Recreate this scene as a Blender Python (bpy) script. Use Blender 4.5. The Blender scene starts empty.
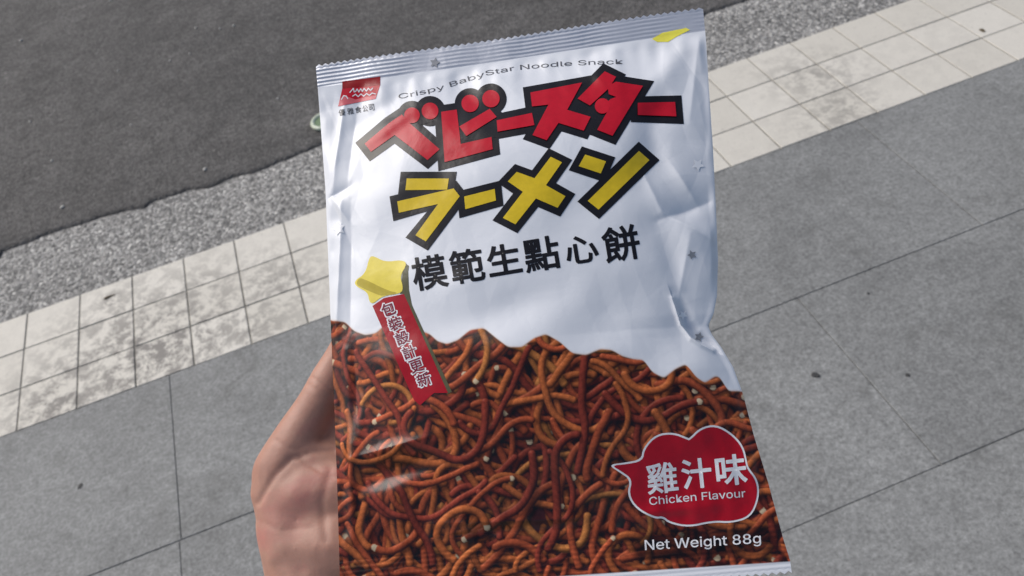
import bpy, bmesh, math, random
import numpy as np
from mathutils import Vector, Matrix
from mathutils.geometry import tessellate_polygon
random.seed(7); rng = np.random.default_rng(7)
sc = bpy.context.scene
COL = sc.collection
# ------------------------------------------------------------------ camera numbers (tile unit = 0.12 m)
T = 0.12
A_, B_, C_ = 0.7866274, 0.1760409, -0.3350083
CP = np.array([6.6755516, -14.501027, 10.3552217]) * T
F = 890.6229
def rot(a, b, c):
    ca, sa, cb, sb, cc, s_ = math.cos(a), math.sin(a), math.cos(b), math.sin(b), math.cos(c), math.sin(c)
    Rz = np.array([[cc, -s_, 0], [s_, cc, 0], [0, 0, 1]]); Ry = np.array([[cb, 0, sb], [0, 1, 0], [-sb, 0, cb]])
    Rx = np.array([[1, 0, 0], [0, ca, -sa], [0, sa, ca]])
    return Rz @ Ry @ Rx
RM = rot(A_, B_, C_)
def ground(x, y, z=0.0):
    d = RM @ np.array([(x - 512) / F, -(y - 288) / F, -1]); t = (z - CP[2]) / d[2]
    return CP + t * d

# ------------------------------------------------------------------ helpers
def link(o, parent=None):
    COL.objects.link(o)
    if parent: o.parent = parent
    return o
def tag(o, label=None, cat=None, group=None, kind=None):
    if label: o['label'] = label
    if cat: o['category'] = cat
    if group: o['group'] = group
    if kind: o['kind'] = kind
    return o
def mesh_obj(name, verts, faces, mat, parent=None, smooth=False):
    me = bpy.data.meshes.new(name)
    me.from_pydata([tuple(v) for v in verts], [], [tuple(f) for f in faces]); me.update()
    if smooth: me.polygons.foreach_set('use_smooth', [True] * len(me.polygons))
    me.materials.append(mat)
    return link(bpy.data.objects.new(name, me), parent)
def grid_obj(name, P, mat, parent=None, flip=False, smooth=True):
    """P: (ny, nx, 3)"""
    ny, nx = P.shape[:2]
    me = bpy.data.meshes.new(name)
    idx = np.arange(ny * nx).reshape(ny, nx)
    q = np.stack([idx[:-1, :-1], idx[1:, :-1], idx[1:, 1:], idx[:-1, 1:]], -1).reshape(-1, 4)
    if flip: q = q[:, ::-1]
    me.vertices.add(ny * nx); me.vertices.foreach_set('co', P.reshape(-1).astype(np.float32))
    me.loops.add(q.size); me.loops.foreach_set('vertex_index', q.reshape(-1).astype(np.int32))
    me.polygons.add(len(q)); me.polygons.foreach_set('loop_start', np.arange(0, q.size, 4, dtype=np.int32))
    me.polygons.foreach_set('loop_total', np.full(len(q), 4, dtype=np.int32))
    me.polygons.foreach_set('use_smooth', np.full(len(q), smooth))
    me.update(calc_edges=True); me.validate()
    me.materials.append(mat)
    return link(bpy.data.objects.new(name, me), parent)

# ------------------------------------------------------------------ node helpers
class NT:
    def __init__(s, name):
        s.m = bpy.data.materials.new(name); s.m.use_nodes = True
        s.t = s.m.node_tree; s.n = s.t.nodes; s.l = s.t.links
        s.b = s.n['Principled BSDF']
    def add(s, typ, **kw):
        n = s.n.new(typ)
        for k, v in kw.items():
            if k.startswith('i_'):
                n.inputs[k[2:].replace('_', ' ')].default_value = v
            else: setattr(n, k, v)
        return n
    def c(s, a, b): s.l.new(a, b)
    def coord(s, scale=1.0, rz=0.0):
        tc = s.add('ShaderNodeTexCoord'); mp = s.add('ShaderNodeMapping')
        mp.inputs['Scale'].default_value = (scale,) * 3 if not isinstance(scale, tuple) else scale
        mp.inputs['Rotation'].default_value = (0, 0, rz)
        s.c(tc.outputs['Object'], mp.inputs['Vector']); return mp.outputs['Vector']
    def noise(s, vec, scale, detail=4, rough=.6, dist=0):
        n = s.add('ShaderNodeTexNoise'); n.inputs['Scale'].default_value = scale; n.inputs['Detail'].default_value = detail
        n.inputs['Roughness'].default_value = rough; n.inputs['Distortion'].default_value = dist
        s.c(vec, n.inputs['Vector']); return n.outputs['Fac']
    def vor(s, vec, scale, feature='F1', out='Distance'):
        n = s.add('ShaderNodeTexVoronoi', feature=feature); n.inputs['Scale'].default_value = scale
        s.c(vec, n.inputs['Vector']); return n.outputs[out]
    def ramp(s, fac, stops, interp='LINEAR'):
        n = s.add('ShaderNodeValToRGB'); r = n.color_ramp; r.interpolation = interp
        while len(r.elements) < len(stops): r.elements.new(0.5)
        for e, (p, c) in zip(r.elements, stops):
            e.position = p; e.color = (*c, 1) if isinstance(c, (tuple, list)) else (c, c, c, 1)
        s.c(fac, n.inputs['Fac']); return n.outputs['Color']
    def mix(s, fac, a, b, mode='MIX'):
        n = s.add('ShaderNodeMix', data_type='RGBA', blend_type=mode)
        for v, i in ((fac, 0), (a, 6), (b, 7)):
            if hasattr(v, 'is_linked') or isinstance(v, bpy.types.NodeSocket): s.c(v, n.inputs[i])
            else: n.inputs[i].default_value = v if i == 0 else ((*v, 1) if isinstance(v, (tuple, list)) else (v, v, v, 1))
        return n.outputs[2]
    def math(s, op, a, b=None):
        n = s.add('ShaderNodeMath', operation=op)
        for v, i in ((a, 0), (b, 1)):
            if v is None: continue
            if isinstance(v, bpy.types.NodeSocket): s.c(v, n.inputs[i])
            else: n.inputs[i].default_value = v
        return n.outputs[0]
    def attr(s, name, out='Color'):
        n = s.add('ShaderNodeAttribute'); n.attribute_name = name; return n.outputs[out]
    def bump(s, h, strength=.3, dist=.001):
        n = s.add('ShaderNodeBump'); n.inputs['Strength'].default_value = strength; n.inputs['Distance'].default_value = dist
        s.c(h, n.inputs['Height']); s.c(n.outputs['Normal'], s.b.inputs['Normal'])
    def base(s, c):
        if isinstance(c, bpy.types.NodeSocket): s.c(c, s.b.inputs['Base Color'])
        else: s.b.inputs['Base Color'].default_value = (*c, 1)
    def set(s, **k):
        for a, v in k.items():
            i = s.b.inputs[a.replace('_', ' ')]
            if isinstance(v, bpy.types.NodeSocket): s.c(v, i)
            else: i.default_value = v

# ------------------------------------------------------------------ ground materials
def mat_asphalt():
    k = NT('asphalt'); v = k.coord()
    big = k.noise(v, 1.7, 4, .6, .5); mid = k.noise(v, 14, 5, .65); fine = k.noise(v, 160, 3, .7)
    base = k.ramp(big, [(.3, (.078, .075, .073)), (.7, (.112, .107, .103))])
    base = k.mix(.9, base, k.ramp(mid, [(.3, .72), (.7, 1.2)]), 'MULTIPLY'); base = k.mix(.9, base, k.ramp(k.noise(v, 75, 5, .85), [(.34, .42), (.66, 1.55)]), 'MULTIPLY'); base = k.mix(.8, base, k.ramp(k.noise(v, 5, 5, .7, .5), [(.32, .74), (.66, 1.15)]), 'MULTIPLY')
    base = k.mix(.85, base, k.ramp(fine, [(.35, .55), (.65, 1.45)]), 'MULTIPLY')
    vc = k.vor(v, 230, out='Color')
    sp = k.ramp(vc, [(0, 0), (.95, 0), (.98, 1)])
    base = k.mix(k.math('MULTIPLY', sp, .55), base, (.26, .25, .23))
    pit = k.ramp(k.noise(v, 55, 3, .6), [(.30, 1), (.37, 0)])
    base = k.mix(k.math('MULTIPLY', pit, .7), base, (.03, .029, .028))
    k.base(base); k.set(Roughness=.85)
    h = k.math('ADD', k.vor(v, 190), k.math('MULTIPLY', fine, .8)); k.bump(h, .8, .003)
    return k.m
def mat_kerb():
    k = NT('exposed_aggregate'); v = k.coord(); dv = k.add('ShaderNodeVectorMath', operation='ADD')
    nz = k.add('ShaderNodeTexNoise'); nz.inputs['Scale'].default_value = 90; k.c(v, nz.inputs['Vector'])
    sc_ = k.add('ShaderNodeVectorMath', operation='SCALE'); sc_.inputs['Scale'].default_value = .006
    k.c(nz.outputs['Color'], sc_.inputs[0]); k.c(v, dv.inputs[0]); k.c(sc_.outputs[0], dv.inputs[1])
    w = dv.outputs[0]
    cell = k.vor(w, 150, out='Color')
    g = k.ramp(cell, [(0.1, (.10, .10, .097)), (.35, (.24, .236, .226)), (.6, (.38, .372, .355)), (.8, (.50, .49, .465)), (.95, (.75, .73, .69))])
    edge = k.ramp(k.vor(w, 150, 'DISTANCE_TO_EDGE'), [(0, .55), (.12, 1)])
    g = k.mix(1.0, g, edge, 'MULTIPLY')
    g = k.mix(.8, g, k.ramp(k.noise(v, 5, 4, .6), [(.3, .72), (.7, 1.1)]), 'MULTIPLY')
    g = k.mix(.7, g, k.ramp(k.noise(v, 320, 2, .6), [(.3, .7), (.7, 1.25)]), 'MULTIPLY')
    k.base(g); k.set(Roughness=.8)
    k.bump(k.math('SUBTRACT', 1.0, k.vor(w, 150)), .7, .004)
    return k.m
def mat_tile():
    k = NT('cream_tile'); v = k.coord(); tv = k.attr('tint', 'Fac')
    base = k.ramp(tv, [(0, (.60, .57, .50)), (.5, (.64, .61, .54)), (1, (.68, .65, .58))])
    base = k.mix(.8, base, k.ramp(k.noise(v, 420, 2, .7), [(.25, .80), (.75, 1.1)]), 'MULTIPLY')
    area = k.ramp(k.noise(v, 3.1, 3, .6), [(.44, 0), (.58, 1)])
    dirt = k.ramp(k.noise(v, 26, 7, .78, .25), [(.44, 0), (.56, 1)])
    dirt2 = k.ramp(k.noise(v, 80, 4, .7, .1), [(.60, 0), (.70, 1)])
    tc = k.add('ShaderNodeTexCoord'); tot = None
    for (px, py, rad, st) in ((150, 355, .34, 1.0), (65, 400, .22, .9), (275, 285, .16, .7), (110, 300, .05, .9), (205, 285, .07, .8), (815, 75, .16, .45), (840, 110, .14, .5), (250, 330, .18, .6)):
        g = ground(px, py); dn = k.add('ShaderNodeVectorMath', operation='DISTANCE'); dn.inputs[1].default_value = tuple(g); k.c(tc.outputs['Object'], dn.inputs[0])
        q = k.math('MULTIPLY', k.ramp(dn.outputs['Value'], [(0, 1), (rad, 0)]), st); tot = q if tot is None else k.math('MAXIMUM', tot, q)
    area = k.math('ADD', k.math('MULTIPLY', tot, 1.5), k.math('MULTIPLY', area, .12))
    f = k.math('MULTIPLY', k.math('MULTIPLY', dirt, k.math('ADD', k.math('MULTIPLY', area, .95), .04)), .8)
    base = k.mix(f, base, (.20, .187, .17))
    base = k.mix(k.math('MULTIPLY', dirt2, .35), base, (.22, .205, .18))
    k.base(base); k.set(Roughness=.62); k.bump(k.noise(v, 300, 3, .6), .3, .001)
    return k.m
def mat_slab():
    k = NT('grey_slab'); v = k.coord(); tv = k.attr('tint', 'Fac')
    base = k.ramp(tv, [(0, (.205, .209, .205)), (1, (.232, .236, .231))])
    base = k.mix(.9, base, k.ramp(k.noise(v, 150, 4, .85), [(.32, .55), (.68, 1.5)]), 'MULTIPLY')
    base = k.mix(.9, base, k.ramp(k.noise(v, 50, 4, .75), [(.3, .78), (.7, 1.22)]), 'MULTIPLY')
    base = k.mix(.9, base, k.ramp(k.noise(v, 4, 6, .7, .6), [(.32, .78), (.68, 1.13)]), 'MULTIPLY')
    st = k.ramp(k.noise(v, 9, 5, .7, 1.0), [(.56, 0), (.72, 1)])
    base = k.mix(k.math('MULTIPLY', st, .5), base, (.10, .10, .093))
    k.base(base); k.set(Roughness=.75); k.bump(k.noise(v, 260, 3, .7), .3, .001)
    return k.m
def mat_plain(name, col, rough=.8, scale=30, amt=.3, **kw):
    k = NT(name); v = k.coord()
    k.base(k.mix(1.0, (*col,), k.ramp(k.noise(v, scale, 4, .6), [(.3, 1 - amt), (.7, 1 + amt)]), 'MULTIPLY'))
    k.set(Roughness=rough, **kw); return k.m
M_ASPH, M_KERB, M_TILE, M_SLAB = mat_asphalt(), mat_kerb(), mat_tile(), mat_slab()
M_GROUT = mat_plain('grout', (.20, .19, .165), .9, 40, .35)
M_JOINT = mat_plain('slab_joint', (.15, .15, .145), .9, 40, .35)
M_EARTH = mat_plain('concrete_base', (.18, .18, .17), .9, 3, .2)

# ------------------------------------------------------------------ the setting
def quad(name, x0, x1, y0, y1, z, mat):
    return tag(mesh_obj(name, [(x0, y0, z), (x1, y0, z), (x1, y1, z), (x0, y1, z)], [(0, 1, 2, 3)], mat), kind='structure')
quad('ground', -60, 60, -60, 60, -.016, M_EARTH)
def blocks(name, cells, mat, bev, gap, top, bottom=-.010):
    V, Fc, tint = [], [], []
    for (x0, x1, y0, y1) in cells:
        x0 += gap; x1 -= gap; y0 += gap; y1 -= gap
        z = top + random.uniform(-.0004, .0004); t = random.random(); b = len(V)
        tx, ty = random.uniform(-.0003, .0003), random.uniform(-.0003, .0003)
        for (zz, i) in ((bottom, 0), (z - bev * .6, 0), (z, bev)):
            for sx, sy in ((0, 0), (1, 0), (1, 1), (0, 1)):
                X = (x0 + i) if not sx else (x1 - i); Y = (y0 + i) if not sy else (y1 - i)
                V.append((X, Y, zz + (0 if zz == bottom else tx * (sx - .5) + ty * (sy - .5)))); tint.append(t)
        for a in (0, 4):
            for j in range(4):
                Fc.append((b + a + j, b + a + (j + 1) % 4, b + a + 4 + (j + 1) % 4, b + a + 4 + j))
        Fc.append((b + 8, b + 9, b + 10, b + 11))
    o = mesh_obj(name, V, Fc, mat)
    at = o.data.attributes.new('tint', 'FLOAT', 'POINT'); at.data.foreach_set('value', tint)
    return tag(o, kind='structure')
cells = [(c * T, (c + 1) * T, -(r + 1) * T, -r * T) for c in range(-90, 110) for r in range(3)]
blocks('tile_band', cells, M_TILE, .0010, .0016, 0.0)
quad('tile_grout', -90 * T, 110 * T, -3 * T, 0, -.0022, M_GROUT)
SW, SH = 3.2425 * T, 3.33 * T
cells = []
for r in range(0, 14):
    y1 = -3 * T - r * SH; y0 = y1 - SH
    if r % 2 == 0: off, w = 2.57 * T, 2 * SW
    else: off, w = -.6 * T + 0 * SW - SW * .0 - .08 * T + 0, 2 * SW
    if r == 1:
        xs = [2.54 * T, 2.54 * T + SW, 2.54 * T + 3 * SW, 2.54 * T + 5 * SW]
        xs = [2.54 * T - 2 * SW * k for k in range(14, 0, -1)] + xs + [2.54 * T + (5 + 2 * k) * SW for k in range(1, 16)]
    else:
        o_ = off if r % 2 == 0 else 2.54 * T + SW
        xs = [o_ + k * 2 * SW for k in range(-14, 17)]
    for a, b in zip(xs[:-1], xs[1:]): cells.append((a, b, y0, y1))
blocks('pavement', cells, M_SLAB, .0008, .0008, -.0006)
quad('pavement_joint', -11, 13.5, -3 * T - 14 * SH, -3 * T, -.0026, M_JOINT)
# kerb strip and road with its ragged edge
quad('kerb_strip', -60, 60, -.002, 3.2 * T, -.0035, M_KERB)
ex = [(-.72, 2.33), (.4, 2.41), (1.1, 2.36), (1.9, 2.3), (2.3, 2.14), (2.47, 2.27), (3.24, 2.24), (3.71, 2.06), (4.21, 2.16), (4.57, 2.05), (5.3, 2.11), (6.16, 2.22),
      (8, 2.1), (10, 2.2), (12.5, 2.0), (14.91, 1.91), (15.16, 2.12), (16.04, 2.12)]
exx = np.array([e[0] for e in ex]); exy = np.array([e[1] for e in ex])
X = np.concatenate([np.linspace(-500, -20, 200), np.linspace(-19.9, 40, 1600), np.linspace(41, 500, 200)])
Yn = np.interp(X, exx, exy, left=2.2, right=2.1)
ph = rng.uniform(0, 6.28, 12)
for i in range(12):
    f = .6 * 1.6 ** i; Yn += .035 / (1 + i * .6) * np.sin(X * f + ph[i]) * (1 if i > 4 else ((X < -1) | (X > 16.3)))
rows = []
for dy, z in ((-.012, -.0037), (0, -.0022), (.03, .0018), (.10, .0032), (.35, .0035)):
    j = rng.normal(0, .003, len(X)) * (dy < .2)
    rows.append(np.stack([X * T, (Yn + dy + j) * T, np.full_like(X, z)], -1))
rows.append(np.stack([X * T, np.full_like(X, 4.5 * T), np.full_like(X, .0035)], -1))
rows.append(np.stack([X * T, np.full_like(X, 60.0), np.full_like(X, .0035)], -1))
road = grid_obj('road', np.array(rows), M_ASPH, flip=True); tag(road, kind='structure')

# ------------------------------------------------------------------ small things on the ground
def lump(name, loc, r, flat, mat, seed, sub=2, amp=.2):
    bm = bmesh.new(); bmesh.ops.create_icosphere(bm, subdivisions=sub, radius=r); rr = random.Random(seed)
    p = [rr.uniform(0, 6) for _ in range(6)]
    for v in bm.verts:
        n = v.co.normalized(); k = 1 + amp * (math.sin(n.x * 3 + p[0]) + math.sin(n.y * 3.4 + p[1]) + math.sin(n.z * 2.7 + n.x * 2 + p[2])) * .5
        v.co = v.co * k; v.co.z *= flat
    for f in bm.faces: f.smooth = True
    me = bpy.data.meshes.new(name); bm.to_mesh(me); bm.free(); me.materials.append(mat)
    o = link(bpy.data.objects.new(name, me)); o.location = loc; o.rotation_euler.z = rr.uniform(0, 6); return o
M_PEB = mat_plain('pebble_stone', (.42, .41, .38), .7, 200, .2)
for i, (x, y, r) in enumerate([(62.5, 207.5, .0055), (21.5, 41, .006), (196, 28, .004), (220, 29, .004), (234, 26, .005), (190, 54, .0038), (170, 61, .0038), (278, 99, .004),
                               (205, 170, .0055), (52, 161, .004), (110, 1, .005), (118, 71, .0035), (131, 125, .0033), (30, 122, .004)]):
    p = ground(x, y, .0035)
    o = lump('pebble', (p[0], p[1], .0035 + r * .35), r, .6, M_PEB, i)
    tag(o, 'tiny pale pebble lying loose on the dark asphalt', 'pebble', 'pale pebbles scattered on the asphalt')
M_GUM = mat_plain('dried_gum', (.045, .045, .045), .8, 200, .2)
for i, (x, y, r, lab) in enumerate([(815.6, 375, .0060, 'largest dark gum spot on the grey slabs right of the bag'), (907.7, 375, .0040, 'faint dark gum spot nearest the right edge of the slabs'),
                                    (868.5, 293.4, .0026, 'smallest dark gum spot, just below the long slab joint'), (80.5, 486, .0050, 'dark gum spot on the grey slabs left of the hand')]):
    p = ground(x, y)
    tag(lump('gum_spot', (p[0], p[1], -.0002), r, .14, M_GUM, 40 + i, 3, .25), lab, 'gum spot')
M_LEAF = mat_plain('dry_leaf_bits', (.10, .075, .04), .8, 200, .3)
for (x, y, r_, lab) in ((110, 297, .008, 'small brown curled leaf scrap lying on the cream tiles'), (983, 31, .007, 'dark leaf crumb lying on the tiles near the right edge')):
    p = ground(x, y); o = lump('leaf_scrap', (p[0], p[1], .0012), r_, .22, M_LEAF, int(x), 3, .6); o.scale.y = .45
    tag(o, lab, 'leaf scrap')
# discarded lid half hidden behind the bag
def lid():
    p = ground(326, 122, .0035)
    root = link(bpy.data.objects.new('plastic_lid', None)); root.location = (p[0], p[1], .0035)
    tag(root, 'pale green plastic cup lid lying on the asphalt behind the bag', 'lid')
    k = NT('lid_plastic'); v = k.coord(); k.base(k.ramp(k.noise(v, 60, 3, .6), [(.3, (.40, .46, .34)), (.7, (.62, .66, .54))])); k.set(Roughness=.35)
    k2 = NT('lid_well'); v = k2.coord(); k2.base(k2.ramp(k2.noise(v, 60, 3, .6), [(.3, (.10, .16, .08)), (.7, (.18, .26, .13))])); k2.set(Roughness=.5)
    def rev(name, prof, mat):
        n = 48; V = []; Fc = []
        for r, z in prof:
            for i in range(n):
                a = 2 * math.pi * i / n; w = 1 + .03 * math.sin(3 * a + r * 40); V.append((r * w * math.cos(a), r * w * math.sin(a), z + .0015 * math.sin(2 * a)+.0015))
        for j in range(len(prof) - 1):
            for i in range(n): Fc.append((j * n + i, j * n + (i + 1) % n, (j + 1) * n + (i + 1) % n, (j + 1) * n + i))
        if prof[-1][0] < .003: pass
        return mesh_obj(name, V, Fc, mat, root, True)
    rev('rim', [(.041, 0), (.042, .004), (.040, .007), (.036, .0085), (.032, .007), (.030, .004)], k.m)
    rev('centre_disc', [(.0305, .004), (.026, .0035), (.015, .005), (.0005, .0055)], k2.m)
lid()

# ------------------------------------------------------------------ bag frame
def ray(x, y): return np.array([(x - 512) / F, -(y - 288) / F, -1.0])
_c = [(316, 66), (703, 8), (792, 572), (337, 610)]
_r = [ray(*q) for q in _c]
_d = np.linalg.solve(np.stack([-_r[1], _r[2], -_r[3]], 1), -_r[0])
P0, P1, P3 = _r[0], _r[1] * _d[0], _r[3] * _d[2]
W = 180.0; s_ = W / np.linalg.norm(P1 - P0)
Uc = (P1 - P0) / np.linalg.norm(P1 - P0); Vc = (P3 - P0); H = np.linalg.norm(Vc) * s_
Vc = Vc - Uc * (Vc @ Uc); Vc /= np.linalg.norm(Vc); Nc = -np.cross(Uc, Vc)
Oc = P0 * s_                                   # bag top left corner in camera space, mm
if Nc[2] < 0: Nc = -Nc
def proj_mm(x, y, z):
    c = Oc[:, None] + Uc[:, None] * x + Vc[:, None] * y + Nc[:, None] * z
    return 512 + F * c[0] / -c[2], 288 - F * c[1] / -c[2]
def plane_at(px, py, z):
    px = np.asarray(px, float); py = np.asarray(py, float); z = np.asarray(z, float) + 0 * px
    r = np.stack([(px - 512) / F, -(py - 288) / F, -np.ones_like(px)])
    t = (Oc @ Nc + z) / (Nc @ r.reshape(3, -1)).reshape(px.shape)
    c = r * t - Oc.reshape(3, *([1] * px.ndim))
    return np.tensordot(Uc, c, 1), np.tensordot(Vc, c, 1)
_l = [(316, 66), (318, 90), (321, 130), (325.5, 190), (327, 230), (329.5, 290), (331, 330), (334, 400), (337, 480), (339, 545), (340, 580), (341, 610)]
_q = [(703, 8), (706, 40), (709, 90), (713, 150), (716, 210), (718, 260), (717, 296), (713.5, 314), (708, 326), (712, 335), (721, 347), (733, 367), (743, 394), (754, 436), (768, 482), (783, 538), (790, 560), (792, 574)]
lx, ly = plane_at([a for a, b in _l], [b for a, b in _l], 0); rx, ry = plane_at([a for a, b in _q], [b for a, b in _q], 0)
rx[0] = W; ry[0] = 0
def smooth_interp(yk, xk):
    yy = np.linspace(-5, H + 5, 1200); v = np.interp(yy, yk, xk)
    ker = np.exp(-np.linspace(-2, 2, 13) ** 2); ker /= ker.sum()
    vp = np.pad(v, 6, mode='reflect', reflect_type='odd'); v = np.convolve(vp, ker, 'valid')
    return lambda y: np.interp(y, yy, v)
Lf, Rf = smooth_interp(ly, lx), smooth_interp(ry, rx)
SEAL_T, SEAL_B = 11.5, 20.0
WB = H
def sm(a, b, x):
    t = np.clip((x - a) / (b - a), 0, 1); return t * t * (3 - 2 * t)
# smooth noise
_ns = [(rng.uniform(.02, .09), rng.uniform(0, 6.28), rng.uniform(0, 6.28)) for _ in range(14)]
def lown(x, y):
    v = 0
    for f, a, p in _ns: v = v + np.sin((x * math.cos(a) + y * math.sin(a)) * f * 2 * 1.6 + p)
    return v / 5
# creases: (x0,y0,x1,y1,width px,amp mm,sharp)
CR = [
 (322, 196, 350, 184, 6, -2.0, 1), (326, 190, 350, 224, 4, 1.2, 1), (340, 200, 334, 330, 4, 1.3, 1), (350, 200, 349, 330, 6, -1.0, 1), (342, 92, 330, 190, 5, 1.3, 1), (354, 96, 346, 185, 7, -1.0, 1),
 (330, 200, 352, 250, 6, -.9, 1),
 (662, 60, 645, 190, 14, -1.6, 0), (690, 28, 640, 110, 12, 1.2, 0), (700, 30, 690, 120, 7, .9, 1),
 (658, 222, 714, 196, 7, -2.4, 1), (662, 214, 716, 240, 5, 1.8, 1), (668, 160, 700, 205, 7, 1.5, 1), (640, 170, 664, 218, 6, 1.2, 1), (668, 222, 714, 262, 9, 1.2, 0), (660, 235, 690, 300, 10, -1.1, 0),
 (690, 235, 676, 312, 6, .9, 1),
 (640, 120, 672, 180, 10, -.9, 0), (600, 96, 660, 150, 12, .7, 0),
 (580, 70, 640, 96, 6, .7, 1),
 (360, 148, 420, 105, 9, .9, 0), (345, 130, 400, 90, 9, -.7, 0),
 (410, 340, 560, 300, 16, -1.0, 0), (440, 300, 500, 270, 12, .8, 0), (470, 350, 600, 360, 18, 1.0, 0), (500, 400, 590, 430, 16, -1.2, 0), (520, 440, 600, 520, 14, -1.0, 0),
 (338, 462, 440, 436, 9, 2.4, 1), (338, 488, 450, 458, 10, -2.4, 0), (345, 500, 360, 400, 6, .8, 0),
 (420, 525, 590, 518, 3, .9, 1), (440, 536, 600, 528, 3, -.9, 1), (400, 545, 470, 530, 3, .6, 1), (520, 540, 640, 532, 4, .7, 1), (345, 548, 480, 552, 4, .7, 1), (600, 520, 720, 505, 5, .5, 0),
 (690, 420, 742, 500, 8, .9, 0), (655, 430, 700, 480, 10, -.7, 0), (690, 470, 770, 520, 7, -.7, 1), (640, 560, 660, 480, 8, .6, 0),
 (735, 400, 770, 540, 6, .8, 0), (345, 350, 350, 560, 5, .9, 0), (352, 340, 357, 430, 4, -.7, 1)]
_cr = []
for (a, b, c, d, w, am, shp) in CR:
    X0, Y0 = plane_at([a, c], [b, d], 6.0); _cr.append((X0[0], Y0[0], X0[1], Y0[1], w * .46, am, shp))
# crescent fold on the right: traced arc
_ax, _ay = plane_at([672, 676, 681, 691, 701, 713], [300, 312, 326, 339, 345, 350], 3.0)
def arc_dist(x, y):
    best = np.full(np.shape(x), 1e9); side = np.zeros(np.shape(x))
    for i in range(len(_ax) - 1):
        dx, dy = _ax[i + 1] - _ax[i], _ay[i + 1] - _ay[i]; L2 = dx * dx + dy * dy
        t = np.clip(((x - _ax[i]) * dx + (y - _ay[i]) * dy) / L2, 0, 1)
        d = np.hypot(x - _ax[i] - t * dx, y - _ay[i] - t * dy); cr = (dx * (y - _ay[i]) - dy * (x - _ax[i]))
        m = d < best; best = np.where(m, d, best); side = np.where(m, np.sign(cr), side)
    return best, side
_fv = rng.uniform(-1, 1, (64, 64))
def facet(x, y):
    """piecewise flat crumple: random heights on a warped lattice, joined by straight folds"""
    u = (x + 5 * np.sin(y * .055 + 1) + .35 * y) / 19.0 + 8; v = (y + 6 * np.sin(x * .05 + 2) - .2 * x) / 27.0 + 8
    i, j = np.floor(u).astype(int) % 63, np.floor(v).astype(int) % 63; fu, fv = u - np.floor(u), v - np.floor(v)
    a, b, c, d = _fv[j, i], _fv[j, i + 1], _fv[j + 1, i + 1], _fv[j + 1, i]
    return np.where(fu > fv, a + (b - a) * fu + (c - b) * fv, a + (d - a) * fv + (c - d) * fu)
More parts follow.
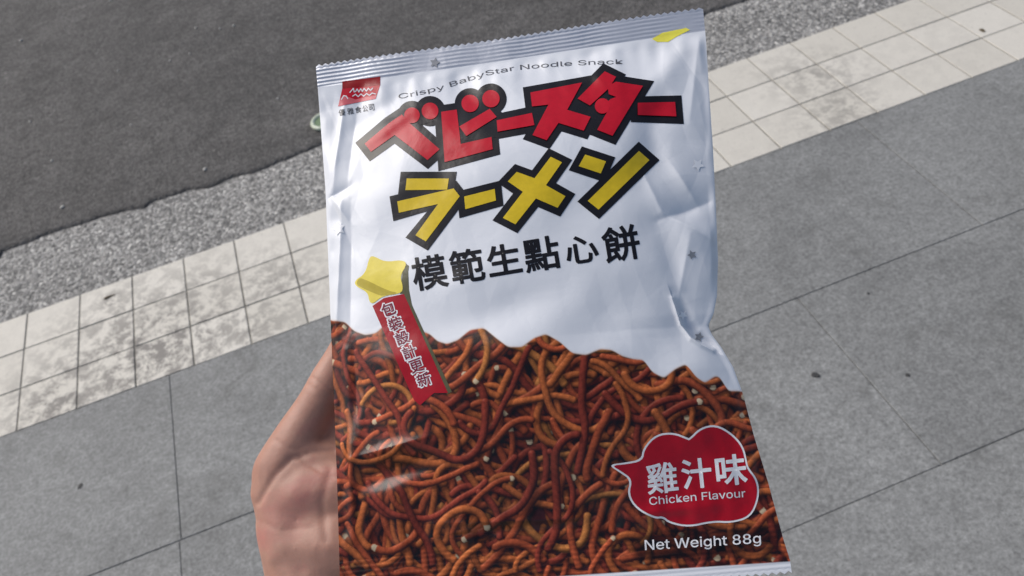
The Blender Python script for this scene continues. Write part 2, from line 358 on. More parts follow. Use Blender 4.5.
def hfun(x, y):
    L, R = Lf(y), Rf(y); s = np.clip((x - L) / (R - L), 0, 1)
    g = sm(SEAL_T - 1, SEAL_T + 62, y) ** .75 * (1 - sm(H - 85, H - SEAL_B + 4, y)) ** .8
    g = np.where(y < SEAL_T, 0, g)
    e = np.sin(np.pi * s)
    h = 16.5 * g * np.power(np.clip(e, 0, 1), .8)
    edge = sm(0, .10, s) * sm(0, .10, 1 - s)
    inn = sm(SEAL_T, SEAL_T + 10, y) * (1 - sm(H - SEAL_B - 8, H - SEAL_B, y))
    h = h + .55 * lown(x, y) * edge * inn
    # fan wrinkles from the seals
    ft = np.exp(-(np.clip(y - SEAL_T, 0, 99)) / 14.0) * sm(SEAL_T - .5, SEAL_T + 5, y)
    h = h + ft * edge * .55 * (np.sin(x * .23 + 1 + .01 * y) + .6 * np.sin(x * .41 + 2) + .3 * np.sin(x * .83))
    fb = np.exp(-(np.clip(H - SEAL_B - y, 0, 99)) / 13.0) * (1 - sm(H - SEAL_B - 5, H - SEAL_B + .5, y))
    h = h + fb * edge * .6 * (np.sin(x * .26 + .4) + .6 * np.sin(x * .47 + 1) + .35 * np.sin(x * .9 + 2))
    # puckers along the two sides
    ps = np.exp(-s * (R - L) / 9.0) + np.exp(-(1 - s) * (R - L) / 9.0)
    ed2 = sm(0, .02, s) * sm(0, .02, 1 - s)
    amp_ = .22 + .25 * np.sin(y * .021 + 2 * (s > .5)) ** 2
    h = h + inn * ps * ed2 * amp_ * (np.sin(y * .19 + 2.5 * np.sin(y * .037)) + .5 * np.sin(y * .41 + 2 * np.sin(y * .06 + s)))
    wf = inn * ed2 * (.08 + .80 * np.clip(np.exp(-s * 5) + 1.2 * np.exp(-(1 - s) * 4.2) + .8 * np.exp(-(y - SEAL_T) / 26) + .8 * np.exp(-(H - SEAL_B - y) / 26), 0, 1.2))
    h = h + 1.05 * wf * facet(x, y) + .5 * wf * facet(x * 1.9 + 40, y * 1.7 + 13)
    for (x0, y0, x1, y1, w, am, shp) in _cr:
        dx, dy = x1 - x0, y1 - y0; L2 = dx * dx + dy * dy; t = ((x - x0) * dx + (y - y0) * dy) / L2
        tc = np.clip(t, 0, 1); d = np.hypot(x - x0 - tc * dx, y - y0 - tc * dy)
        pr = (np.exp(-np.sqrt(d * d + .25) / w) * math.exp(.5 / w)) if shp else np.exp(-(d / w) ** 2)
        h = h + am * pr * (.35 + .65 * np.sin(np.pi * tc)) * ed2 * inn
    d, sd = arc_dist(x, y)
    # sd < 0 : inside the pocket (towards the upper right)
    near = np.exp(-((x - _ax[3]) ** 2 + (y - _ay[3] + 3) ** 2) / 14.0 ** 2)
    h = h + ed2 * near * np.where(sd < 0, -3.4 * np.exp(-((d - 2.6) / 2.4) ** 2), 0) + ed2 * near * 1.7 * np.exp(-(d / 1.1) ** 2)
    # crimped seals
    ctw = sm(.5, 1.5, y) * (1 - sm(SEAL_T - 1.5, SEAL_T, y)); h = h + ctw * (.085 + .05 * np.sin(x * .06 + 1) + .03 * np.sin(x * .21)) * np.sin(2 * np.pi * (y + .25 * np.sin(x * .045) + .08 * np.sin(x * .3)) / 1.95) + ctw * .25 * facet(x * 1.3, y * .8)
    cbw = sm(H - SEAL_B, H - SEAL_B + 1.5, y) * (1 - sm(H - 1.5, H - .5, y)); h = h + cbw * .07 * np.sin(2 * np.pi * y / 1.95)
    h = h + .35 * np.sin(x * .05 + .5) * (np.exp(-y / 20) + np.exp(-(H - y) / 20))*1.5
    return h
def hback(x, y):
    L, R = Lf(y), Rf(y); s = np.clip((x - L) / (R - L), 0, 1)
    g = sm(SEAL_T - 1, SEAL_T + 62, y) ** .75 * (1 - sm(H - 85, H - SEAL_B + 4, y)) ** .8
    g = np.where(y < SEAL_T, 0, g)
    b = .35 * np.sin(x * .05 + .5) * (np.exp(-y / 20) + np.exp(-(H - y) / 20))*1.5
    return -13.5 * g * np.power(np.clip(np.sin(np.pi * s), 0, 1), .8) + b - .12 * np.sin(np.pi * s) ** .3 - .25
def px2bag(px, py):
    z = np.full(np.shape(px), 6.0)
    for _ in range(14):
        x, y = plane_at(px, py, z); z = .5 * z + .5 * hfun(x, y)
    return x, y
BX, BY = W / 2, H                              # origin of the bag's empty: middle of the bottom edge
def cam2world(c): return RM @ c * .001 + CP
RB = RM @ np.stack([Uc, -Vc, Nc], 1)
MB = Matrix([[*RB[i], 0] for i in range(3)] + [[0, 0, 0, 1]])
bag = link(bpy.data.objects.new('snack_bag', None))
bag.matrix_world = Matrix.Translation(Vector(cam2world(Oc + Uc * BX + Vc * BY))) @ MB
tag(bag, 'crinkled snack bag printed with curly brown noodles and red Japanese lettering, held in a hand', 'snack bag')
def loc3(x, y, z): return np.stack([(x - BX) * .001, -(y - BY) * .001, z * .001], -1)

# ------------------------------------------------------------------ printed noodle picture (a print on the film)
RES = .28
cx0, cx1 = -14.0, 204.0
NXc, NYc = int((cx1 - cx0) / RES), int(H / RES) + 2
yN0 = 95.0
IMG = np.zeros((NYc, NXc, 3), np.float32); IMG[:] = (.052, .012, .014)
gy, gx = np.mgrid[0:NYc, 0:NXc]
IMG *= (1 + .5 * np.sin(gx * .05 + np.sin(gy * .045) * 2) * np.sin(gy * .06 + 1))[..., None].clip(.3, 2)
hues = [((.66, .170, .045), .30), ((.54, .105, .036), .40), ((.36, .055, .028), .24), ((.68, .24, .06), .06)]
def noodle(depth):
    n = int(rng.integers(30, 125)); stp = .55; r = rng.uniform(1.25, 1.85)
    x, y = rng.uniform(cx0, cx1), rng.uniform(yN0, H); a = rng.uniform(0, 6.28)
    k = rng.normal(0, .035); pts = []
    for i in range(n):
        pts.append((x, y)); k += rng.normal(0, .016); k = np.clip(k * .965, -.13, .13); a += k * stp * 1.3; x += math.cos(a) * stp; y += math.sin(a) * stp
    P = np.array(pts)
    i0 = max(int((P[:, 0].min() - 2.5 - cx0) / RES), 0); i1 = min(int((P[:, 0].max() + 2.5 - cx0) / RES), NXc)
    j0 = max(int((P[:, 1].min() - 2.5) / RES), 0); j1 = min(int((P[:, 1].max() + 2.5) / RES), NYc)
    if i1 - i0 < 3 or j1 - j0 < 3: return
    yy, xx = np.mgrid[j0:j1, i0:i1]; xx = xx * RES + cx0; yy = yy * RES
    dx = xx[..., None] - P[:, 0].astype(np.float32); dy = yy[..., None] - P[:, 1].astype(np.float32)
    D = dx * dx + dy * dy; m = D.argmin(-1); d = np.sqrt(np.take_along_axis(D, m[..., None], -1)[..., 0])
    nx = np.take_along_axis(dx, m[..., None], -1)[..., 0] / r; ny = np.take_along_axis(dy, m[..., None], -1)[..., 0] / r
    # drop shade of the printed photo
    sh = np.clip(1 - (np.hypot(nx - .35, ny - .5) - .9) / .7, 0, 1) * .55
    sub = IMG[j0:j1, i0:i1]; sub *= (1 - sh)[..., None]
    rr_ = r * (1 + .03 * np.sin(m * .35 + x) + .015 * np.sin(m * 1.7));  nz = np.sqrt(np.clip(1 - nx * nx - ny * ny, 0, 1))
    lam = np.clip(-.35 * nx - .60 * ny + .62 * nz, 0, 1)
    u = rng.random(); cum = 0
    for c, p in hues:
        cum += p
        if u < cum: break
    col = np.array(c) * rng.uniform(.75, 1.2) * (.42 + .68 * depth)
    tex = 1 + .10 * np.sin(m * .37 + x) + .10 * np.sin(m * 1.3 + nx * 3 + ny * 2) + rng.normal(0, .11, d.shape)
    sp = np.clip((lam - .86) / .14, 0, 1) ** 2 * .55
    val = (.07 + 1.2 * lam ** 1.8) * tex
    out = col[None, None] * val[..., None] + sp[..., None] * np.array([1.0, .6, .35]) * depth
    if rng.random() < .30:      # pale cut end
        e = (m < 2) & (d < r * .72) ; out[e] = np.array([.80, .62, .40]) * (.45 + .6 * lam[e])[..., None] * (.5 + .5 * depth)
    w = np.clip((rr_ - d) / .25, 0, 1)[..., None]
    sub[:] = sub * (1 - w) + out * w
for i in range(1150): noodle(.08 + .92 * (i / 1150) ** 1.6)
IMG = IMG.clip(.004, 1)
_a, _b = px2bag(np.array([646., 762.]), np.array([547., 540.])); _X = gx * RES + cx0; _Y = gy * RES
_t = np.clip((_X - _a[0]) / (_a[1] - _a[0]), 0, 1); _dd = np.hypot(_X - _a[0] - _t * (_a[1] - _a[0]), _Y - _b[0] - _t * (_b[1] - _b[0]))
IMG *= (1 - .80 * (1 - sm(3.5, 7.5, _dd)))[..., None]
# scalloped border between white film and picture
bp = [(326, 318), (333, 321), (345, 322), (354, 331), (365, 335), (376, 333), (386, 324), (396, 320), (406, 322), (418, 330), (430, 334), (437, 341), (447, 344), (458, 340), (470, 330), (484, 328),
      (496, 338), (508, 347), (522, 347), (534, 338), (546, 334), (560, 342), (572, 353), (586, 355), (600, 349), (612, 350), (622, 356), (633, 359), (644, 360), (652, 372), (664, 378), (675, 369),
      (686, 364), (696, 377), (705, 383), (715, 376), (720, 377), (728, 391), (738, 391), (746, 392)]
bx_, by_ = px2bag(np.array([float(a) for a, b in bp]), np.array([float(b) for a, b in bp]))
ux = np.linspace(cx0, cx1, 900); ub = np.interp(ux, bx_, by_)
kk = np.exp(-np.linspace(-2, 2, 19) ** 2); kk /= kk.sum(); ub = np.convolve(np.pad(ub, 9, mode='edge'), kk, 'valid')
# lower border of the picture: pale strip along the bottom edge
lbx, lby = px2bag(np.array([420., 600., 700., 792.]), np.array([585., 574.5, 567.5, 561.]))
lb = np.polyfit(lbx, lby, 1)
WHITE = np.array([.79, .81, .85])
def print_col(x, y):
    fx = np.clip((x - cx0) / RES, 0, NXc - 1.001); fy = np.clip(y / RES, 0, NYc - 1.001)
    ix, iy = fx.astype(int), fy.astype(int); ax, ay = (fx - ix)[..., None], (fy - iy)[..., None]
    c = IMG[iy, ix] * (1 - ax) * (1 - ay) + IMG[iy, ix + 1] * ax * (1 - ay) + IMG[iy + 1, ix] * (1 - ax) * ay + IMG[iy + 1, ix + 1] * ax * ay
    t = np.clip((y - np.interp(x, ux, ub)) / .5 + .5, 0, 1)[..., None]
    rim = np.exp(-((y - np.interp(x, ux, ub) + .1) / .5) ** 2)[..., None] * .3
    t2 = np.clip((y - np.polyval(lb, x)) / .4 + .5, 0, 1)[..., None]
    c = WHITE * (1 - t) + c * t
    c = c * (1 - rim) + np.array([.55, .32, .16]) * rim
    return c * (1 - t2) + np.array([.72, .74, .78]) * t2

def mat_film():
    k = NT('printed_film'); a = k.attr('print'); f = k.attr('foil', 'Fac')
    v = k.coord()
    k.base(a)
    k.set(Metallic=f, Roughness=k.math('ADD', k.math('ADD', .20, k.math('MULTIPLY', f, .12)), k.math('MULTIPLY', k.noise(v, 45, 3, .6), .12)), IOR=1.45)
    k.bump(k.noise(v, 55, 3, .55, .6), .16, .0016)
    return k.m
M_FILM = mat_film()
NX, NY = 640, 860
def front(name, y0, y1, n, foil):
    s = np.linspace(0, 1, NX)[None, :]; y = np.linspace(y0, y1, n)[:, None]
    x = Lf(y) + s * (Rf(y) - Lf(y)); Y = y + 0 * x
    z = hfun(x, Y)
    col = print_col(x, Y); yo = Y.copy()
    zig = (np.abs(((x / 3.1) % 1) - .5) * 2 - .5) * 1.1
    if y0 == 0: yo = Y + zig * np.clip(1 - Y / 2.2, 0, 1)
    if y1 == H: yo = Y + zig * np.clip(1 - (H - Y) / 2.2, 0, 1)
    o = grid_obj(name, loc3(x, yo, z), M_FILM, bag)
    fo = np.zeros(x.shape, np.float32)
    if foil:
        t = (1 - sm(SEAL_T - .6, SEAL_T + .1, Y)); fo = t * .55; col = col * (1 - t[..., None]) + np.array([.64, .66, .71]) * t[..., None]
    ca = o.data.color_attributes.new('print', 'FLOAT_COLOR', 'POINT')
    ca.data.foreach_set('color', np.concatenate([col, np.ones(col.shape[:2] + (1,))], -1).astype(np.float32).reshape(-1))
    fa = o.data.attributes.new('foil', 'FLOAT', 'POINT'); fa.data.foreach_set('value', fo.astype(np.float32).reshape(-1))
    return o
front('top_seal', 0, SEAL_T, 60, True)
front('front_panel', SEAL_T, H - SEAL_B, 780, False)
front('bottom_seal', H - SEAL_B, H, 100, False)
k = NT('back_film'); v = k.coord(); k.base(k.ramp(k.noise(v, 30, 3, .5), [(.3, (.70, .72, .76)), (.7, (.80, .82, .85))])); k.set(Roughness=.28); M_BACK = k.m
s = np.linspace(0, 1, 90)[None, :]; y = np.linspace(0, H, 160)[:, None]
x = Lf(y) + s * (Rf(y) - Lf(y)); Y = y + 0 * x; zb = hback(x, Y)
Y2 = Y.copy(); Y2[0] += .9; Y2[-1] -= .9
grid_obj('back_panel', loc3(x, Y2, zb), M_BACK, bag, flip=True)

# ------------------------------------------------------------------ printing inks laid over the film
def ink(name, col, rough=.24, var=.06):
    k = NT(name); v = k.coord()
    k.base(k.mix(1.0, (*col,), k.ramp(k.noise(v, 300, 2, .6), [(.3, 1 - var), (.7, 1 + var)]), 'MULTIPLY'))
    k.set(Roughness=rough, IOR=1.42)
    k.bump(k.noise(v, 55, 3, .55, .6), .16, .0016)
    return k.m
I_BLACK = ink('black_ink', (.012, .011, .013)); I_RED = ink('red_ink', (.52, .007, .022)); I_YEL = ink('yellow_ink', (.70, .50, .022))
I_WHITE = ink('white_ink', (.80, .80, .82)); I_CRIM = ink('crimson_ink', (.36, .005, .014)); I_GREY = ink('grey_ink', (.10, .10, .11))
I_PINK = ink('pink_ink', (.68, .15, .17)); I_DRED = ink('dark_red_ink', (.30, .008, .01)); I_GOLD = ink('gold_ink', (.80, .66, .10)); I_GOLD2 = ink('gold_shade_ink', (.50, .40, .05))
I_OLIVE = ink('olive_ink', (.10, .095, .05)); I_WINE = ink('wine_ink', (.20, .01, .03))
k = NT('star_foil_glint'); k.base((.97, .97, .98)); k.set(Metallic=.0, Roughness=.45); I_GLINT = k.m  # near-white non-metal base paints in the bright glint of silver foil
k = NT('dark_star_foil'); k.base((.34, .345, .36)); k.set(Metallic=.3, Roughness=.3); I_DFOIL = k.m
def offset_poly(P, d):
    P = [np.array(p, float) for p in P]; n = len(P)
    ar = sum(P[i][0] * P[(i + 1) % n][1] - P[(i + 1) % n][0] * P[i][1] for i in range(n))
    if ar < 0: P = P[::-1]
    out = []
    for i in range(n):
        a, b, c = P[i - 1], P[i], P[(i + 1) % n]
        u = (b - a) / np.linalg.norm(b - a); v = (c - b) / np.linalg.norm(c - b)
        nu = np.array([u[1], -u[0]]); nv = np.array([v[1], -v[0]]); m = nu + nv; L = m @ m
        m = m * 2 / L if L > 1e-6 else nu
        ln = np.linalg.norm(m)
        if ln > 1.9: m *= 1.9 / ln
        out.append(b + m * d)
    return out
def circle(cx, cy, r, n=36): return [(cx + r * math.cos(2 * math.pi * i / n), cy + r * math.sin(2 * math.pi * i / n)) for i in range(n)]
def smoothp(P, it=2):
    for _ in range(it):
        Q = []
        for i in range(len(P)):
            a, b = np.array(P[i], float), np.array(P[(i + 1) % len(P)], float); Q += [a * .75 + b * .25, a * .25 + b * .75]
        P = Q
    return P
def poly_bm(polys):
    """list of 2D px polygons -> bmesh (each kept apart in z rank stored in vertex z)"""
    bm = bmesh.new()
    for k_, P in enumerate(polys):
        vs = [bm.verts.new((float(p[0]), float(p[1]), k_ * 1.0)) for p in P]
        for tri in tessellate_polygon([[Vector((float(p[0]), float(p[1]), 0)) for p in P]]):
            if len(set(tri)) == 3: bm.faces.new([vs[i] for i in tri])
    return bm
def lay(name, bm, mat, lift, step=2.4, rank=.012, parent=None):
    if len(bm.verts) == 0: return
    co = np.array([v.co for v in bm.verts]); lo, hi = co.min(0), co.max(0)
    for ax in (0, 1):
        t = math.floor(lo[ax] / step) * step + step
        while t < hi[ax]:
            p = [0, 0, 0]; p[ax] = t; nn = [0, 0, 0]; nn[ax] = 1
            bmesh.ops.bisect_plane(bm, geom=bm.verts[:] + bm.edges[:] + bm.faces[:], dist=1e-5, plane_co=p, plane_no=nn); t += step
    bm.verts.ensure_lookup_table()
    co = np.array([v.co for v in bm.verts])
    x, y = px2bag(co[:, 0], co[:, 1]); z = hfun(x, y) + lift + co[:, 2] * rank
    L3 = loc3(x, y, z)
    for v, c in zip(bm.verts, L3): v.co = c
    bm.normal_update()
    for f in bm.faces:
        f.smooth = True
    up = sum(f.normal.z for f in bm.faces)
    for f in bm.faces:
        if f.normal.z < 0: f.normal_flip()
    me = bpy.data.meshes.new(name); bm.to_mesh(me); bm.free(); me.materials.append(mat)
    return link(bpy.data.objects.new(name, me), parent or bag)
def zz(ox, oy, s, pts): return [(ox + a / s, oy + b / s) for a, b in pts]
Z = 5.76
red = [zz(350, 80, Z, [(85, 368), (122, 415), (258, 318), (447, 462), (517, 400), (350, 255), (300, 200), (225, 250)]), circle(350 + 358 / Z, 80 + 205 / Z, 45 / Z), circle(350 + 462 / Z, 80 + 180 / Z, 48 / Z),
       zz(430, 80, Z, [(65, 185), (155, 172), (178, 370), (355, 330), (362, 400), (85, 475)]), circle(430 + 232 / Z, 80 + 137 / Z, 50 / Z), circle(430 + 352 / Z, 80 + 110 / Z, 50 / Z),
       zz(430, 80, Z, [(170, 270), (345, 168), (385, 215), (210, 325)]), zz(430, 80, Z, [(385, 235), (588, 192), (602, 262), (390, 300)]),
       zz(510, 60, Z, [(118, 190), (416, 132), (330, 290), (465, 330), (425, 410), (280, 365), (212, 465), (130, 435), (222, 260), (128, 270)]),
       zz(590, 60, Z, [(85, 68), (150, 100), (110, 165), (0, 265), (-71, 225)]), zz(590, 60, Z, [(118, 145), (150, 128), (305, 152), (130, 440), (42, 405), (100, 300), (95, 250), (118, 228), (152, 216), (108, 200), (104, 165)]), circle(590 + 72 / Z, 60 + 268 / Z, 44 / Z),
       zz(590, 60, Z, [(275, 250), (490, 245), (497, 328), (275, 320)])]
yel = [zz(380, 160, Z, [(155, 108), (397, 108), (388, 172), (147, 175)]), zz(380, 160, Z, [(100, 240), (425, 165), (460, 210), (265, 470), (205, 435), (335, 255), (110, 305)]),
       zz(470, 140, Z, [(-33, 327), (143, 283), (150, 350), (-26, 400)]),
       zz(470, 140, Z, [(270, 185), (372, 222), (465, 98), (530, 130), (438, 262), (550, 325), (505, 392), (380, 338), (262, 487), (190, 450), (305, 300), (218, 240)]),
       zz(560, 130, Z, [(145, 143), (265, 182), (235, 252), (108, 210)]), zz(560, 130, Z, [(455, 122), (515, 175), (222, 460), (160, 410)])]
def outl(ps, d): return [offset_poly(p, d) if len(p) < 30 else circle(np.mean([q[0] for q in p]), np.mean([q[1] for q in p]), math.dist(p[0], p[18]) / 2 + d) for p in ps]
extra = [zz(430, 80, Z, [(190, 250), (360, 150), (400, 330), (200, 350)]), zz(350, 80, Z, [(330, 190), (500, 170), (480, 240), (400, 260)])]
lay('logo_outline', poly_bm(outl(red, 6.9) + outl(yel, 6.9) + extra), I_BLACK, .10, 3.0, .004)
lay('logo_red_lettering', poly_bm(red), I_RED, .30, 2.6, .03)
lay('logo_yellow_lettering', poly_bm(yel), I_YEL, .34, 2.6, .006)

# ---- text
import os
try: LATIN = bpy.data.fonts.load(os.path.join(bpy.utils.system_resource('DATAFILES', path='fonts'), 'Inter.woff2'))
except Exception: LATIN = None
def text_bm(s, bold=0.0, res=3):
    cu = bpy.data.curves.new('txt', 'FONT')
    if LATIN and s.isascii(): cu.font = LATIN
    cu.fill_mode = 'FRONT'; cu.body = s; cu.size = 1;  cu.resolution_u = res; cu.fill_mode = 'FRONT'
    ob = bpy.data.objects.new('txt', cu); COL.objects.link(ob)
    bpy.context.view_layer.update(); dg = bpy.context.evaluated_depsgraph_get(); ev = ob.evaluated_get(dg)
    me = ev.to_mesh(); bm = bmesh.new(); bm.from_mesh(me); ev.to_mesh_clear()
    bpy.data.objects.remove(ob); bpy.data.curves.remove(cu)
    bmesh.ops.triangulate(bm, faces=bm.faces[:])
    if bold > 0:
        bmesh.ops.remove_doubles(bm, verts=bm.verts[:], dist=1e-5)
        ed = [(e.verts[0].co.copy(), e.verts[1].co.copy()) for e in bm.edges if len(e.link_faces) == 1]
        for i, (a, b) in enumerate(ed):
            u = b - a
            if u.length < 1e-6: continue
            u = u.normalized() * bold; n_ = Vector((-u.y, u.x, 0)); z_ = Vector((0, 0, .12 + .12 * (i % 17)))
            bm.faces.new([bm.verts.new(q + z_) for q in (a - n_ - u * .4, a - n_ * .4 - u, a + n_ * .4 - u, a + n_ - u * .4, b + n_ + u * .4, b + n_ * .4 + u, b - n_ * .4 + u, b - n_ + u * .4)])
    return bm
def bounds(bm):
    c = np.array([v.co for v in bm.verts]); return c.min(0), c.max(0)
def merge(bms):
    out = bmesh.new()
    for b in bms:
        me = bpy.data.meshes.new('t'); b.to_mesh(me); b.free(); out.from_mesh(me); bpy.data.meshes.remove(me)
    return out
def glyph(s, cx, cy, w, h, ang, bold=0.0, rank=0):
    """one character fitted in a w x h px box, centred, rotated ang degrees (counter-clockwise on the picture)"""
    bm = text_bm(s, bold); lo, hi = bounds(bm); ca, sa = math.cos(math.radians(ang)), math.sin(math.radians(ang))
    for v in bm.verts:
        x = (v.co.x - (lo[0] + hi[0]) / 2) / (hi[0] - lo[0]) * w; y = -(v.co.y - (lo[1] + hi[1]) / 2) / (hi[1] - lo[1]) * h
        v.co = (cx + x * ca + y * sa, cy - x * sa + y * ca, v.co.z)
    return bm
def line_text(s, path, hpx, bold=0.0):
    """text stretched along a px path (left to right), cap height hpx"""
    bm = text_bm(s, bold); lo, hi = bounds(bm); P = np.array(path, float)
    d = np.concatenate([[0], np.cumsum(np.hypot(*np.diff(P, axis=0).T))])
    for v in bm.verts:
        t = (v.co.x - lo[0]) / (hi[0] - lo[0]) * d[-1]
        x, y = np.interp(t, d, P[:, 0]), np.interp(t, d, P[:, 1]); e = 2.0
        x2, y2 = np.interp(t + e, d, P[:, 0]), np.interp(t + e, d, P[:, 1]); x1, y1 = np.interp(t - e, d, P[:, 0]), np.interp(t - e, d, P[:, 1])
        tx, ty = x2 - x1, y2 - y1; L = math.hypot(tx, ty); tx, ty = tx / L, ty / L
        k_ = v.co.y / .70 * hpx; v.co = (x + ty * k_, y - tx * k_, v.co.z)
    return bm
cn = [('模', 429.5, 272.5, 35, 34), ('範', 467, 266, 34, 34), ('生', 504, 259.5, 34, 31), ('點', 541.5, 254, 36, 34), ('心', 581.5, 249.5, 33, 28), ('餅', 621, 243.5, 37, 36)]
lay('chinese_title', merge([glyph(c, x, y, w, h, 9.5, .022) for c, x, y, w, h in cn]), I_BLACK, .12, 3.0)
lay('slogan_lettering', line_text('Crispy BabyStar Noodle Snack', [(399, 99), (420, 95), (443, 89.5), (463, 83), (487, 75.5), (514, 70.5), (545, 67.5), (574, 65.5), (600, 64.5), (623, 64)], 6.6, 0.0), I_GREY, .12, 3.0)
# company badge in the corner
tg = lay('company_badge', poly_bm([zz(300, 60, 7.2, [(305, 205), (578, 180), (545, 280), (275, 335)])]), I_RED, .10, 3)
lay('pink_band', poly_bm([zz(300, 60, 7.2, [(289, 275), (330, 262), (400, 285), (470, 268), (553, 255), (545, 280), (275, 335)])]), I_PINK, .15, 3, parent=tg)
lay('dark_band', poly_bm([zz(300, 60, 7.2, [(305, 155), (578, 120), (578, 182), (305, 207)])]), I_DRED, .14, 2, parent=tg)
def strokes(lines, w):
    ps = []
    for P in lines:
        for a, b in zip(P[:-1], P[1:]):
            a, b = np.array(a, float), np.array(b, float); u = (b - a) / np.linalg.norm(b - a); n = np.array([-u[1], u[0]]) * w / 2; e = u * w * .3
            ps.append([a - n - e, b - n + e, b + n + e, a + n - e])
    return ps
scr = [zz(300, 60, 7.2, q) for q in ([(360, 235), (385, 205), (392, 232)], [(400, 230), (412, 210), (425, 232), (438, 208), (450, 228), (462, 206), (480, 226), (492, 205), (510, 220), (525, 203)],
                                     [(300, 285), (315, 258), (335, 262), (345, 280)], [(380, 262), (400, 248), (420, 265), (440, 246), (460, 262), (480, 243), (500, 256), (520, 240), (545, 246)])]
lay('script_mark', poly_bm(strokes(scr, 1.0)), I_WHITE, .20, 3, .001, parent=tg)
lay('company_name', merge([glyph(c, x, y, w, 6.6, 8, .01) for c, x, y, w in (('優', 342, 112.5, 6.5), ('雅', 350.5, 111.2, 6.5), ('食', 358.3, 109.8, 6.5), ('公', 365.3, 108.6, 5.5), ('司', 371.5, 107.4, 5.5))]), I_GREY, .12, 3)
# speech bubble
bubc = zz(600, 400, 3.275, [(26, 212), (82, 205), (135, 195), (140, 158), (182, 112), (240, 105), (288, 124), (292, 126), (328, 90), (380, 79), (432, 108), (470, 150), (482, 205), (486, 222), (518, 262), (522, 320), (495, 385), (430, 404), (370, 400), (290, 418), (225, 404), (205, 386), (180, 390), (118, 358), (88, 310), (100, 262), (66, 238)])
bub = smoothp(bubc, 2)
fb = lay('flavour_badge', poly_bm([bub]), I_WHITE, .10, 3)
bub2 = smoothp(offset_poly(bubc, -1.9), 2)
lay('badge_fill', poly_bm([bub2]), I_RED if False else ink('badge_red_ink', (.40, .005, .016)), .18, 3, parent=fb)
lay('chinese_flavour_name', merge([glyph('雞', 662, 478, 31, 31, 6, .018), glyph('汁', 696.5, 473.5, 30, 30, 6, .022), glyph('味', 731, 470, 31, 31, 6, .022)]), I_WHITE, .27, 3, parent=fb)
lay('english_flavour_name', line_text('Chicken Flavour', [(649.5, 505), (697, 500.5), (745.5, 497)], 10.6, .004), I_WHITE, .27, 3, parent=fb)
lay('net_weight_lettering', line_text('Net Weight 88g', [(645, 550), (703, 546.5), (761, 543)], 13.4, .006), I_WHITE, .26, 3)
# star and ribbon banner
st = zz(345, 245, 3.49, [(85, 42), (100, 38), (140, 60), (200, 52), (218, 66), (192, 108), (204, 150), (195, 170), (130, 178), (100, 205), (85, 200), (80, 165), (38, 145), (33, 125), (72, 100)])
rib = lay('ribbon_banner', poly_bm([[(372.5, 306), (384, 298), (404, 294), (448, 393), (434, 393), (420, 405.5), (414, 400)]]), I_CRIM, .14, 3)
lay('ribbon_edge', poly_bm([[(403, 292), (408, 266), (409, 290), (412, 305), (430, 345), (452, 392), (447, 394)], [(404, 262), (409, 266), (405, 294), (400, 294)]]), I_OLIVE, .10, 3, parent=rib)
sg = lay('gold_star', poly_bm([smoothp(st, 2)]), I_GOLD, .20, 3)
lay('star_shade', poly_bm([smoothp(zz(345, 245, 3.49, [(45, 120), (60, 115), (150, 160), (190, 168), (130, 178), (110, 172), (60, 150), (40, 140)]), 1)]), I_GOLD2, .25, 3, parent=sg)
rc = [('包', 155, 222), ('裝', 178, 268), ('設', 200, 313), ('計', 222, 358), ('更', 245, 402), ('新', 268, 446)]
lay('ribbon_text_halo', merge([glyph(c, 340 + a / 3.2, 240 + b / 3.2, 16.5, 16, 20, .055) for c, a, b in rc]), I_WHITE, .22, 3, parent=rib)
lay('ribbon_text', merge([glyph(c, 340 + a / 3.2, 240 + b / 3.2, 13.6, 13.2, 20, .012) for c, a, b in rc]), I_WINE, .34, 3, parent=rib)
def star(cx, cy, r, rot=0): return [(cx + (r if i % 2 == 0 else r * .48) * math.sin(rot + i * math.pi / 5), cy - (r if i % 2 == 0 else r * .48) * math.cos(rot + i * math.pi / 5)) for i in range(10)]
for (x, y, r, m) in ((435, 63, 5.5, I_DFOIL), (339, 229, 7, I_GLINT), (698, 165, 6.5, I_GLINT), (692, 255, 5, I_DFOIL), (683, 315, 5, I_GLINT), (699, 337, 5, I_DFOIL), (355, 118, 0, None)):
    if m: lay('foil_star', poly_bm([star(x, y, r, x)]), m, .34, 2)
lay('yellow_corner_star', poly_bm([[(652, 39), (662, 33), (686, 28), (690, 30), (676, 37), (668, 42), (657, 42)]]), ink('lemon_ink', (.85, .78, .10)), .12, 2)

# ------------------------------------------------------------------ the hand
def pz(px, py, z):
    a, b = plane_at(float(px), float(py), float(z)); return np.array([float(a), float(b), float(z)])
def chain(bm, pts, rad, fx=1.0, fz=1.0):
    pts = [np.array(p) for p in pts]
    for i in range(len(pts) - 1):
        L = np.linalg.norm(pts[i + 1] - pts[i]); n = max(2, int(L / (min(rad[i], rad[i + 1]) * .22)))
        for k_ in range(n + (1 if i == len(pts) - 2 else 0)):
            t = k_ / n; ts = t * t * (3 - 2 * t); c = pts[i] * (1 - t) + pts[i + 1] * t; r = rad[i] * (1 - ts) + rad[i + 1] * ts
            g0 = fx[i] * (1 - ts) + fx[i + 1] * ts if isinstance(fx, list) else fx; g1 = fz[i] * (1 - ts) + fz[i + 1] * ts if isinstance(fz, list) else fz
            m = Matrix.Translation(((c[0] - BX) * .001, -(c[1] - BY) * .001, c[2] * .001)) @ Matrix.Diagonal((r * g0 * .001, r * .001, r * g1 * .001, 1))
            bmesh.ops.create_icosphere(bm, subdivisions=2, radius=1, matrix=m)
hb = bmesh.new()
wr = pz(352, 640, -34)
thumb = [pz(330, 590, -34), pz(281, 474, -26), pz(325, 390, -20), pz(345, 350, -18)]
